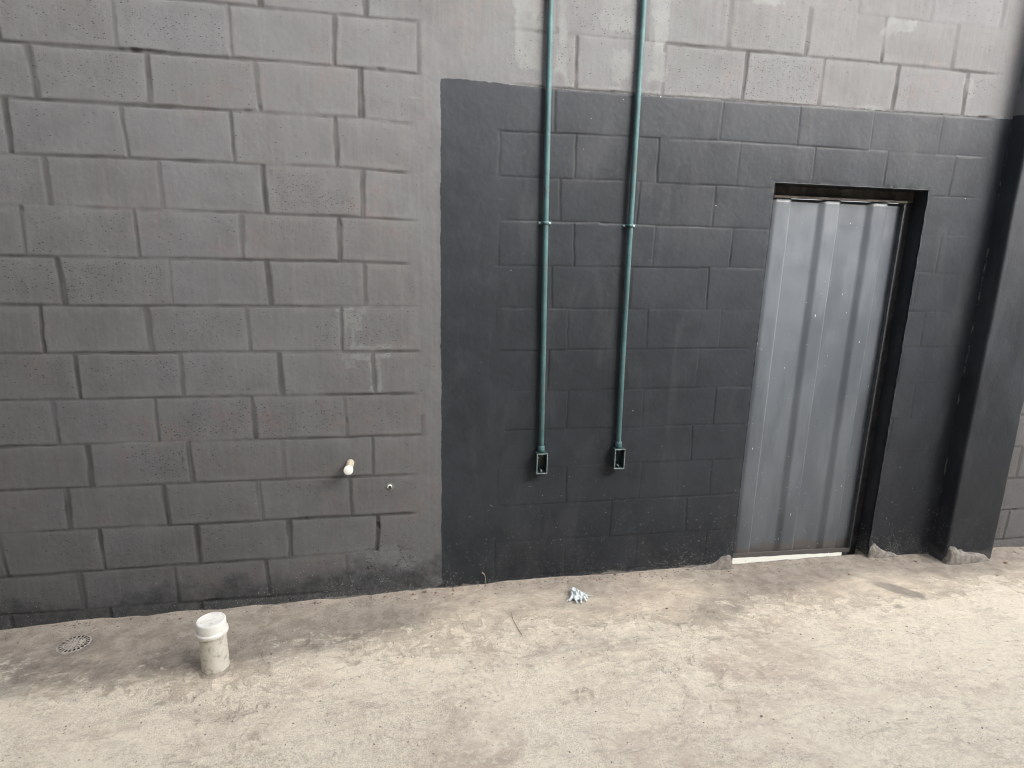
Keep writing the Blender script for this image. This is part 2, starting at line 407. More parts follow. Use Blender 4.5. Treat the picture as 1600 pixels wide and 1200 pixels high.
JOINTS = {13: [2.955, 3.354, 3.76, 4.164], 12: [0.405, 0.815, 1.216, 2.242, 2.652, 3.056, 3.456, 3.866, 4.269],
 11: [0.1, 0.504, 0.907, 1.314, 2.153, 2.957, 3.365, 3.767, 4.167], 10: [-0.013, 0.395, 0.798, 1.207, 2.257, 2.657, 3.066, 3.469, 3.877],
 9: [0.094, 0.508, 0.908, 1.309, 2.193, 2.576, 2.96], 8: [-0.016, 0.397, 0.806, 1.205, 2.269, 2.666, 3.073],
 7: [0.095, 0.506, 0.901, 1.307, 2.169, 2.562, 2.97], 6: [-0.001, 0.404, 0.803, 1.2, 2.256, 2.664, 3.058],
 5: [0.106, 0.516, 0.925, 1.335, 2.168, 2.568, 2.954], 4: [-0.005, 0.395, 0.798, 1.202, 2.271, 2.67, 3.073],
 3: [0.104, 0.513, 0.915, 1.318, 2.155, 2.549, 2.961], 2: [-0.007, 0.394, 0.798, 1.21, 2.284, 2.686, 3.09],
 1: [-0.293, 0.105, 0.512, 0.919, 2.156, 2.539, 2.966], 0: [-0.001, 0.40, 0.807, 2.29, 2.694, 3.099]}
PANEL_X0, PANEL_X1 = 1.646, 4.74
PT_X = [1.639, 1.845, 2.144, 2.547, 2.861, 3.53, 3.886, 4.26, 4.501, 4.58]
PT_Z = [2.383, 2.381, 2.374, 2.377, 2.379, 2.385, 2.389, 2.391, 2.391, 2.393]
WALL_TOP = 3.15
DX0, DX1, DZ1 = 3.275, 4.153, 2.028       # door opening
WALL_T = .15

def floor_z(x):
    return np.interp(x, [-3, -.35, .2, .75, 1.1, 1.64, 2.0, 2.6, 3.05, 3.3, 4.1, 4.4, 4.6, 5.05, 5.3, 8],
                     [-.075, -.067, -.056, -.051, -.048, -.036, -.030, -.028, -.038, -.052, -.050, -.056, -.06, -.062, -.07, -.07])

def sdf_poly_boxes(X, Z, rects):
    """signed 'inside' measure for a union of rectangles (x0,x1,z0,z1)"""
    d = np.full(X.shape, -.2, np.float32)
    for x0, x1, z0, z1 in rects:
        i = np.minimum(np.minimum(X - x0, x1 - X), np.minimum(Z - z0, z1 - Z))
        d = np.maximum(d, i)
    return d

def build_wall():
    # the grid lines hit the door opening exactly
    xs = axis_pts([(-6, -1.6, .2), (-1.6, -.6, .01), (-.6, DX0, .004), (DX0, DX1, .004), (DX1, 5.5, .004), (5.5, 7, .012), (7, 11, .25)])
    zs = axis_pts([(-.26, DZ1, .004), (DZ1, 2.86, .004), (2.86, 3.1, .011), (3.1, WALL_TOP, .05)])
    nx, nz = len(xs), len(zs)
    X, Z = np.meshgrid(xs, zs, indexing='ij')
    X = X.astype(np.float32); Z = Z.astype(np.float32)
    K0, K1 = -1, 22
    wob = .0022
    bed = []
    for k in range(K0, K1 + 1):
        if k in BEDS:
            b = np.interp(xs, [p[0] for p in BEDS[k]], [p[1] for p in BEDS[k]])
        else:
            b = np.full(nx, k * .2)
        b = b + wob * N1(xs, np.full(nx, k * 7.7), 6, 3)
        bed.append(b)
    bed = np.array(bed)                      # (K, nx)
    course = np.zeros(X.shape, np.int32) + K0 - 1
    for i in range(len(bed)):
        course += (Z >= bed[i][:, None])
    # distance to the nearest bed joint and its strength
    db = np.full(X.shape, 9., np.float32); bs = np.zeros(X.shape, np.float32)
    for i in range(len(bed)):
        k = i + K0
        d = np.abs(Z - bed[i][:, None])
        stren = .5 + .75 * N2(xs, np.full(nx, k * 3.3), 3.0, 3)
        stren = np.clip(stren + .25 * N3(xs, np.full(nx, k * 5.1), 22, 2), .06, 1.1)
        if k >= 14: stren = stren * np.where(xs > 1.5, .25, 1)
        if k == 10: stren = stren * np.where(xs > 3.1, .2, 1)
        m = d < db
        db = np.where(m, d, db); bs = np.where(m, stren[:, None], bs)
    # head joints
    dv = np.full(X.shape, 9., np.float32); vs = np.zeros(X.shape, np.float32); bid = np.zeros(X.shape, np.int32); vw = np.ones(X.shape, np.float32)
    for c in range(K0 - 1, K1 + 1):
        J = list(JOINTS.get(c, []))
        if not J:
            J = [.405 + .4 * i for i in range(0, 10)] if c % 2 == 0 else [.1 + .4 * i for i in range(0, 10)]
        a = min(J)
        while a > -6: a -= .403; J.append(a)
        # bridge the plaster strip, then run on to the right
        b = max(J)
        while b < 11: b += .402; J.append(b)
        J = sorted(J)
        full = []
        for p, q in zip(J, J[1:]):
            full.append(p)
            if q - p > .6:
                nn = int(round((q - p) / .4)); full += [p + (q - p) * t / nn for t in range(1, nn)]
        J = np.array(full + [J[-1]])
        m = course == c
        if not m.any(): continue
        xi = X[m]; zi = Z[m]
        idx = np.clip(np.searchsorted(J, xi), 1, len(J) - 1)
        near = np.where(np.abs(xi - J[idx - 1]) < np.abs(xi - J[idx]), idx - 1, idx)
        lean = (rng.random(len(J)) - .5) * .02
        jit = N4(zi, near * 3.7 + c * 11.0, 14, 3) * .0035
        dv[m] = np.abs(xi - J[near] - lean[near] * (zi - c * .2 - .1) / .2 - jit)
        st = np.clip(.72 + .85 * (rng.random(len(J)) - .5), .22, 1.1)
        vs[m] = st[near] * np.clip(.85 + .55 * N2(zi + near * 1.7, near * 2.3 + c, 9, 2), .1, 1.15)
        vw[m] = (.8 + .7 * rng.random(len(J)))[near]
        bid[m] = idx + c * 100
    bedge = np.minimum(db, dv)
    # where joints are plastered over
    ns = N1(X, Z, 5, 3) * .06
    zq = np.floor(Z / .2 + .5)
    rag = N3(zq * 3.1, zq * 1.3, 1, 1) * .045
    strip = sstep(1.50, 1.56, X + ns * .35 - rag) * (1 - sstep(1.90, 1.96, X + ns * .35 - rag))
    colstrip = sstep(4.40, 4.50, X + ns) * (1 - sstep(4.9, 4.95, X))
    rdoor = sstep(DX1 - .02, DX1 + .06, X) * (1 - sstep(4.45, 4.5, X)) * (Z < 2.0) * .55
    highsmooth = sstep(2.62, 2.68, Z + ns) * sstep(1.5, 1.7, X) * .5
    keep = (1 - np.clip(strip + colstrip + rdoor + highsmooth, 0, 1))
    lowfill = sstep(.20, .05, Z + ns * .8) * sstep(1.0, 1.25, X + ns) * (1 - sstep(1.66, 1.7, X))
    keep = keep * (1 - lowfill * .9)
    inpanel = (X > PANEL_X0) & (Z < np.interp(X, PT_X, PT_Z)) & (X < PANEL_X1)
    right = X > 4.92
    amp = np.where(inpanel, .72, 1.0)
    wb = .0062 + .0030 * N2(X, Z, 9, 2)
    wv = (.0080 + .0030 * N2(X, Z + 40, 11, 2)) * vw
    wb = np.where(inpanel, wb * .62, wb); wv = np.where(inpanel, wv * .5, wv * 1.1)
    chipn = .0035 * np.clip(N4(X, Z, 28, 3), 0, 1)
    gb = (1 - sstep(wb * .5, wb * 1.55, db - chipn)) * bs
    gv = (1 - sstep(wv * .5, wv * 1.45, dv - chipn)) * vs
    groove = np.maximum(gb, gv) * keep * amp
    gap = sstep(.50, .72, N2(X * 1.3, Z * 1.3, 7, 3)) * groove * np.where(inpanel, .6, 1)
    depth = (.0028 - .0003 * inpanel) * groove + .007 * gap
    # eased arrises
    depth += .0004 * keep * np.exp(-bedge / .012)
    # block to block unevenness
    r1 = (np.sin(bid * 12.9898) * 43758.5453) % 1.0
    r2 = (np.sin(bid * 78.233 + 3.1) * 12543.123) % 1.0
    r3 = (np.sin(bid * 39.425 + 1.7) * 23421.631) % 1.0
    face = ((r1 - .5) * .0022 + (r2 - .5) * .010 * (Z - course * .2 - .1)) * keep
    und = .0035 * N1(X, Z, 1.6, 3) + .0004 * N2(X, Z, 12, 3) + .0003 * N3(X, Z, 55, 2)
    # trowel marks in the plastered strip
    und = und + .0012 * strip * N4(X * .7, Z, 10, 3)
    Y = depth + face + und
    # little rubble lip along the foot
    Y = Y - lowfill * .007 * np.clip(N2(X, Z, 11, 4) + .3, 0, 1)
    edge_in = np.minimum(np.minimum(X - DX0, DX1 - X), DZ1 - Z)
    near_open = np.exp(-np.clip(-edge_in, 0, 1) / .012)
    Y = Y * (1 - .8 * near_open) + .0035 * near_open * (N3(X, Z, 40, 2) + .3)
    # ---- paint and wear masks
    pz = np.interp(X, PT_X, PT_Z)
    panel = np.minimum(np.minimum(X - PANEL_X0 - .004 * N1(Z, Z * 0, 4, 2), pz - Z + .003 * N2(X, X * 0, 8, 2)), PANEL_X1 - X)
    hook = .055 - np.hypot((X - 1.660) / 1.0, (Z + .040) / .6)
    panel = np.clip(np.maximum(panel, hook), -.1, .1)
    wx, wz = N1(X, Z, 13, 4), N2(X + 9, Z, 13, 4)
    f1 = sdf_poly_boxes(X + .016 * wx, Z + .016 * wz, [(1.17, 1.30, 1.385, 1.406), (1.205, 1.226, 1.21, 1.40), (1.234, 1.252, 1.215, 1.38), (1.252, 1.285, 1.30, 1.385),
        (1.21, 1.42, 1.212, 1.232), (1.20, 1.41, 1.170, 1.196), (1.215, 1.262, 1.13, 1.18), (1.316, 1.334, 1.02, 1.19), (1.350, 1.366, 1.02, 1.19)])
    wx, wz = N3(X, Z * .7, 6, 5), N4(X + 5, Z, 7, 5)
    f2 = sdf_poly_boxes(X + .055 * wx, Z + .06 * wz, [(1.965, 2.075, 2.43, 3.1), (2.16, 2.205, 2.42, 3.1), (2.37, 2.50, 2.62, 3.1), (2.41, 2.5, 2.44, 2.55), (2.57, 2.64, 2.42, 3.1),
        (3.05, 3.2, 2.78, 3.1), (3.75, 3.9, 2.72, 2.8), (4.25, 4.32, 2.47, 2.55)])
    f3 = sdf_poly_boxes(X, Z + .006 * wz, [(2.2, 4.52, 2.381, 2.398)])
    filler = np.maximum(np.maximum(f1, f2), f3)
    filler = np.clip(filler - np.where(groove > .35, .02, 0), -.1, .1)
    under = np.clip(np.minimum(.10 - Z + .07 * N2(X, Z, 2.2, 3) + .06 * sstep(.9, 1.3, X), 1.64 - X), -.2, .2)
    fzz = floor_z(xs)[:, None]
    hgt = Z - fzz
    splash = (1.15 * np.exp(-np.clip(hgt, 0, 9) / .055) + .22 * np.exp(-np.clip(hgt, 0, 9) / .16)) * (1 + .8 * N3(X, Z, 2.5, 3))
    splash *= .65 + .8 * sstep(.9, 1.3, X) + .6 * sstep(2.3, 3.0, X)
    foot = np.clip(.012 - hgt + .016 * N3(X, Z, 9, 3) + .02 * sstep(2.85, 3.25, X) * (X < 3.3) - .012 * (X < 1.0), -.1, .1)
    pit = np.clip(r3 * 1.05 - .12, 0, 1) * sstep(-.40, .30, N4(X, Z, 5, 3)) * sstep(.008, .028, bedge) * keep
    pit *= np.where(inpanel, .35, 1.0) * np.where(Z > 2.2, .55, 1)
    pit = pit + .03
    flat = lambda a: a.reshape(-1)
    co = np.stack([flat(X), flat(Y), flat(Z)], 1)
    ii = np.arange(nx * nz).reshape(nx, nz)
    q = np.stack([ii[:-1, :-1], ii[1:, :-1], ii[1:, 1:], ii[:-1, 1:]], -1)
    cx = (xs[:-1] + xs[1:])[:, None] / 2; cz = (zs[:-1] + zs[1:])[None, :] / 2
    hole = (cx > DX0) & (cx < DX1) & (cz < DZ1)
    q = q[~hole]
    attrs = dict(joint=flat(np.clip(groove * 1.25, 0, 1)), gap=flat(gap), margin=flat(keep * np.exp(-((bedge - .020) / .012) ** 2) * ~inpanel), crack=flat(np.exp(-(((X - 1.36) / .16) ** 2 + ((Z - .14) / .11) ** 2))), panel=flat(panel), filler=flat(filler), under=flat(under), splash=flat(splash), foot=flat(foot), pit=flat(pit), tone=flat(np.where(keep > .3, np.clip(.5 + 1.1 * (r2 - .5), 0, 1), .5)))
    # reveals of the door opening: extrude the opening rim backwards
    jx0 = int(np.argmin(abs(xs - DX0))); jx1 = int(np.argmin(abs(xs - DX1))); jz = int(np.argmin(abs(zs - DZ1)))
    rim = [ii[jx0, z] for z in range(0, jz + 1)] + [ii[x, jz] for x in range(jx0 + 1, jx1 + 1)] + [ii[jx1, z] for z in range(jz - 1, -1, -1)]
    rim = np.array(rim)
    base = len(co); prev = rim; extra = []; quads = [q]; src = [np.arange(len(co))]
    for yy in (.02, .05, .09, WALL_T):
        c2 = co[rim].copy(); c2[:, 1] = yy
        c2[:, 0] += .002 * N1(c2[:, 2], c2[:, 0] + yy * 50, 9, 2); c2[:, 2] += .002 * N2(c2[:, 0], c2[:, 2] + yy * 50, 9, 2)
        idn = base + np.arange(len(rim)); base += len(rim)
        extra.append(c2); src.append(rim)
        quads.append(np.stack([prev[:-1], prev[1:], idn[1:], idn[:-1]], 1))
        prev = idn
    co = np.concatenate([co] + extra)
    srcs = np.concatenate(src)
    attrs = {k: v[srcs] for k, v in attrs.items()}
    n0 = nx * nz
    attrs['filler'][n0:] = -.1; attrs['pit'][n0:] = 0; attrs['joint'][n0:] = 0; attrs['panel'][n0:] = .1
    # back and ends (plain)
    def addq(pts):
        nonlocal co
        b = len(co); co = np.concatenate([co, np.array(pts, np.float64)]); quads.append(np.array([[b, b + 1, b + 2, b + 3]]))
        for k in attrs: attrs[k] = np.concatenate([attrs[k], np.full(4, -.1 if k in ('panel', 'filler', 'under', 'foot') else 0)])
    T = WALL_T
    for x0, x1, z0 in ((-6, DX0, -.26), (DX1, 11, -.26), (DX0, DX1, DZ1)):
        addq([(x0, T, z0), (x0, T, WALL_TOP), (x1, T, WALL_TOP), (x1, T, z0)])
    addq([(-6, 0, WALL_TOP), (11, 0, WALL_TOP), (11, T, WALL_TOP), (-6, T, WALL_TOP)])
    addq([(-6, 0, -.26), (-6, 0, WALL_TOP), (-6, T, WALL_TOP), (-6, T, -.26)])
    addq([(11, 0, -.26), (11, T, -.26), (11, T, WALL_TOP), (11, 0, WALL_TOP)])
    w = grid_mesh('block_wall', co, np.concatenate(quads), attrs, M['wall'])
    tag(w, 'long grey painted concrete block wall with a charcoal rectangle painted round the metal door', 'wall')
build_wall()

# ------------------------------------------------------------------ floor
DRAIN = (.028, -.162)
def build_floor():
    xs = axis_pts([(-40, -8, 4), (-8, -2, .3), (-2, -.8, .02), (-.8, 5.6, .0065), (5.6, 7, .02), (7, 12, .3), (12, 40, 4)])
    ys = axis_pts([(-40, -8, 4), (-8, -2.6, .3), (-2.6, -1.7, .02), (-1.7, .02, .0065), (.02, .06, .01), (.06, .5, .04), (.5, 4, .25), (4, 40, 4)])
    X, Y = np.meshgrid(xs, ys, indexing='ij')
    edge = floor_z(X)
    w = np.exp(np.clip(Y, -9, 0) / .9)
    Zf = edge * w + (-.052) * (1 - w)
    near = sstep(-2.5, -1.2, X) * (1 - sstep(5.8, 7, X)) * sstep(-3, -2, Y)
    Zf = Zf + near * (.004 * N1(X, Y * 1.3, 1.1, 3) + .0018 * N2(X + .6 * Y, Y * 2.2, 5, 4) + .0008 * N3(X, Y * 1.4, 26, 3))
    sill = (X > DX0 - .01) & (X < DX1 + .01) & (Y > .015)
    Zf = Zf + sill * (.005 * N1(X, Y, 17, 4) + .003)
    # shallow troweled ridges
    t = N4(X * .8 + .5 * Y, Y * 2, 2.2, 3)
    Zf = Zf + near * .0022 * np.abs(t)
    # ragged fillet of cement against the wall
    fil = np.clip(.5 + .9 * N3(X, Y * 0 + 3, 7, 4), 0, 1)
    Zf = Zf + near * (.002 + .012 * fil) * np.exp(np.clip(Y, -9, 0) / .022) * ~((X > DX0) & (X < DX1))
    # sump under the grate
    rd = np.hypot(X - DRAIN[0], Y - DRAIN[1])
    Zf = np.where(rd < .0585, Zf - .12, Zf)
    Zf = Zf - .003 * sstep(.15, .06, rd)
    # added drop past the door so bright ground shows in the gap
    Zf = np.where(Y > .045, -.24, Zf)
    def blob(cx, cy, rx, ry, rot=0):
        a, b = X - cx, Y - cy
        c, s = math.cos(rot), math.sin(rot)
        u, v = (a * c + b * s) / rx, (-a * s + b * c) / ry
        return np.exp(-(u * u + v * v))
    stain_shade = 1.25 * np.exp(np.clip(Y, -9, 0) / .30) * (.85 + .4 * N1(X, Y, 1.7, 3))  # shade falloff from the wall painted in, mixed with stains
    stain_shade += .75 * blob(.15, -.22, .9, .22, .05) + .45 * blob(.7, -.30, .5, .12, .1) + .6 * blob(3.6, -.04, .6, .16) + .4 * blob(1.25, -.22, .4, .10, .1)
    stain_shade += .35 * blob(3.0, -.35, .5, .12, .3) + .35 * blob(4.8, -.15, .5, .12)
    stain_shade += .20 * np.exp(-((Y + .45) / .35) ** 2) * (.5 + .9 * N3(X, Y * 1.6, 1.4, 3))
    stain_shade += .25 * blob(3.35, -.80, .33, .16, .25) + .35 * blob(2.2, -.55, .5, .10, .1) + .3 * blob(1.3, -.75, .4, .1, .2)
    brown = .15 * blob(3.1, -.75, .45, .22, .3) + .17 * blob(3.55, -.15, .45, .18) + .07 * blob(2.6, -1.15, .5, .2, .2) + .10 * blob(3.2, -.45, .25, .12, .5) - .10 * blob(4.3, -.9, .9, .45)
    stain_shade -= .26
    wet = .55 * np.exp(-((rd - .075) / .022) ** 2) + .9 * blob(4.06, -.335, .14, .045, -.75) + .55 * blob(3.93, -.47, .035, .025) + .4 * blob(-.2, -.42, .35, .05, .35) + .35 * blob(.5, -.62, .16, .03, .4)
    lait = .30 - .62 * np.exp((Y + .12) / .30) + .28 * N2(X + .4 * Y, Y * 1.7, 2.2, 4)
    lait = np.clip(lait, -.6, .5)
    # lines of small tread dabs left by a wheel
    tread = np.zeros_like(X)
    for (ax, ay, bx, by) in ((1.30, -.80, 1.95, -.56), (1.95, -.66, 2.75, -.44), (1.0, -.98, 1.9, -.74)):
        L = math.hypot(bx - ax, by - ay); ux, uy = (bx - ax) / L, (by - ay) / L
        u = (X - ax) * ux + (Y - ay) * uy; v = -(X - ax) * uy + (Y - ay) * ux + .02 * np.sin(u * 5)
        tread = np.maximum(tread, (u > 0) * (u < L) * sstep(.020, .008, np.abs(v)) * sstep(.1, .7, np.sin(u * 2 * PI / .030)))
    f = lambda a: a.reshape(-1)
    ii = np.arange(X.size).reshape(X.shape)
    q = np.stack([ii[:-1, :-1], ii[1:, :-1], ii[1:, 1:], ii[:-1, 1:]], -1).reshape(-1, 4)
    o = grid_mesh('ground', np.stack([f(X), f(Y), f(Zf)], 1), q, dict(stain_shade=f(stain_shade), wet=f(wet), lait=f(lait), tread=f(tread), brown=f(brown), rough=f(1 - .75 * sstep(3.2, 4.1, X + .4 * N1(X, Y, 1.5, 2))), sump=f((rd < .0615).astype(float)), outside=f((Y > .045).astype(float))), M['floor'])
    tag(o, 'pale worn concrete yard floor', None, None, 'structure')
    return xs, ys, Zf
fx, fy, FZ = build_floor()
def gz(x, y):
    i = int(np.argmin(abs(fx - x))); j = int(np.argmin(abs(fy - y)))
    return float(FZ[i, j])

# ------------------------------------------------------------------ column
def build_column():
    x0, x1, y0, y1 = 4.580, 4.918, -.100, .02
    zs = axis_pts([(-.15, 2.9, .012), (2.9, WALL_TOP, .05)])
    # section outline from the wall round the front and back to the wall
    sec = []
    r = .012
    for y in np.linspace(y1, y0 + r, 12): sec.append((x0, y))
    for a in np.linspace(0, PI / 2, 6)[1:]: sec.append((x0 + r - r * math.cos(a), y0 + r - r * math.sin(a)))
    for x in np.linspace(x0 + r, x1 - r, 32)[1:]: sec.append((x, y0))
    for a in np.linspace(0, PI / 2, 6)[1:]: sec.append((x1 - r + r * math.sin(a), y0 + r - r * math.cos(a)))
    for y in np.linspace(y0 + r, y1, 12)[1:]: sec.append((x1, y))
    sec = np.array(sec)
    n, m = len(sec), len(zs)
    A = np.arange(n)[:, None] * np.ones(m)[None, :]; Zz = np.ones(n)[:, None] * zs[None, :]
    per = np.concatenate([[0], np.cumsum(np.hypot(*np.diff(sec, axis=0).T))])
    Pp = per[:, None] * np.ones(m)[None, :]
    dx = .006 * N1(Zz, Pp * .3, 1.3, 3) + .0015 * N2(Zz, Pp, 12, 3)
    dy = .004 * N3(Zz, Pp * .3, 1.2, 3) + .0015 * N4(Zz, Pp, 12, 3)
    X = sec[:, 0][:, None] + dx; Y = sec[:, 1][:, None] + dy
    ii = np.arange(n * m).reshape(n, m)
    q = np.stack([ii[:-1, :-1], ii[1:, :-1], ii[1:, 1:], ii[:-1, 1:]], -1).reshape(-1, 4)
    co = np.stack([X.ravel(), Y.ravel(), Zz.ravel()], 1)
    b = len(co)
    top = [(x0, .02, WALL_TOP), (x0, y0, WALL_TOP), (x1, y0, WALL_TOP), (x1, .02, WALL_TOP)]
    co = np.concatenate([co, top]); q = np.concatenate([q, [[b, b + 1, b + 2, b + 3]]])
    o = grid_mesh('column', co, q, {}, M['column'])
    tag(o, 'square rendered column beside the door, charcoal below and pale grey above', 'column')
build_column()

# ------------------------------------------------------------------ door and frame
def build_door():
    # steel angle frame, fixed in the opening
    fr = empty('door_frame', (DX0, .10, gz(3.7, 0)))
    tag(fr, 'dark rusty steel frame lining the doorway in the charcoal wall', 'door frame')
    inv = Vector(fr.location) * -1
    bm = bmesh.new(); add_box(bm, DX0 + .001, DX1 - .001, .088, .135, 1.972, DZ1 - .002, .002)
    add_box(bm, DX0 + .02, DX1 - .05, .070, .090, 1.966, 1.978, .003)
    obj('head', bm, M['dusty'], fr, False, inv)
    bm = bmesh.new(); add_box(bm, 4.098, DX1 - .001, .092, .135, -.24, 1.970, .002)
    add_box(bm, 4.098, 4.106, .076, .094, -.055, 1.968, .002); obj('jamb', bm, M['frame'], fr, False, inv)
    bm = bmesh.new(); add_box(bm, DX0 + .001, 3.312, .110, .135, -.24, 1.970, .002); obj('jamb', bm, M['frame'], fr, False, inv)
    # the leaf
    d = empty('metal_door', (DX0 + .01, .08, gz(3.7, 0)))
    tag(d, 'shut grey ribbed sheet metal door with daylight showing beneath it', 'door')
    inv = Vector(d.location) * -1
    xl, xr = DX0 + .012, 4.092
    def zb(x): return float(np.interp(x, [xl, xl + .55, xr], [-.025, -.035, -.0445]))
    zt = 1.966
    # profile: flat valleys and trapezoid ribs pitched .283 m
    prof = []
    yv, yc = .096, .079
    pitch = .283
    r0 = 3.596 - pitch
    pts = [(xl, yv)]
    x = r0
    while x < xr:
        for px, py in ((x, yv), (x + .033, yc), (x + .115, yc), (x + .1165, yv)):
            if xl + .004 < px < xr - .004: pts.append((px, py))
            elif px <= xl + .004: pts[0] = (xl, py)
        x += pitch
    pts.append((xr, pts[-1][1]))
    # soften: subdivide each run and ease the corners
    P = []
    for (a, ya), (b, yb) in zip(pts, pts[1:]):
        n = max(1, int(round((b - a) / .008)))
        for t in range(n): P.append((a + (b - a) * t / n, ya + (yb - ya) * t / n))
    P.append(pts[-1]); P = np.array(P)
    ysm = P[:, 1].copy(); ysm[1:-1] = .08 * P[:-2, 1] + .84 * P[1:-1, 1] + .08 * P[2:, 1]
    nz = 90
    bm = bmesh.new()
    cols = []
    for i in range(len(P)):
        x = P[i, 0]; col = []
        for k in range(nz + 1):
            f = k / nz; z = zb(x) + (zt - zb(x)) * f
            dent = .0025 * float(N1(np.array(x * .8), np.array(z), 2.5, 2)) + .0008 * float(N2(np.array(x), np.array(z), 14, 2))
            col.append(bm.verts.new((x, ysm[i] + dent, z)))
        cols.append(col)
    for a, b in zip(cols, cols[1:]):
        for k in range(nz): bm.faces.new((a[k], b[k], b[k + 1], a[k + 1]))
    # thickness
    ret = bmesh.ops.extrude_face_region(bm, geom=bm.faces[:])
    for v in [g for g in ret['geom'] if isinstance(g, bmesh.types.BMVert)]: v.co.y += .003
    bm2 = bmesh.new()
    rr_ = []
    for xx in np.linspace(xl + .006, xr - .006, 70):
        e_ = .0035 * float(N2(np.array(xx), np.array(3.), 14, 4))
        rr_.append([bm2.verts.new((xx, yy, zb(xx) + hh)) for yy, hh in ((.066, -.001 + e_), (.071, -.001 + e_), (.071, .026), (.066, .026 + e_ * .4))])
    for a_, b_ in zip(rr_, rr_[1:]):
        for k in range(4): bm2.faces.new((a_[k], a_[(k + 1) % 4], b_[(k + 1) % 4], b_[k]))
    bm2.faces.new(rr_[0]); bm2.faces.new(rr_[-1])
    obj('bottom_rail', bm2, M['door'], d, False, inv)
    obj('ribbed_sheet', bm, M['door'], d, True, inv)
    bm = bmesh.new(); add_box(bm, xl - .010, xl + .006, .060, .104, zb(xl) + .002, zt - .004, .002); obj('edge_strip', bm, M['worn'], d, False, inv)
    bm = bmesh.new(); add_box(bm, xr - .006, xr + .002, .070, .104, zb(xr) + .004, zt - .004, .002); obj('edge_strip', bm, M['edge'], d, False, inv)
    bm = bmesh.new(); add_box(bm, xl + .02, xr - .02, .106, .13, .10, .14, .003); add_box(bm, xl + .02, xr - .02, .106, .13, 1.88, 1.92, .003)
    obj('back_rail', bm, M['frame'], d, False, inv)
build_door()

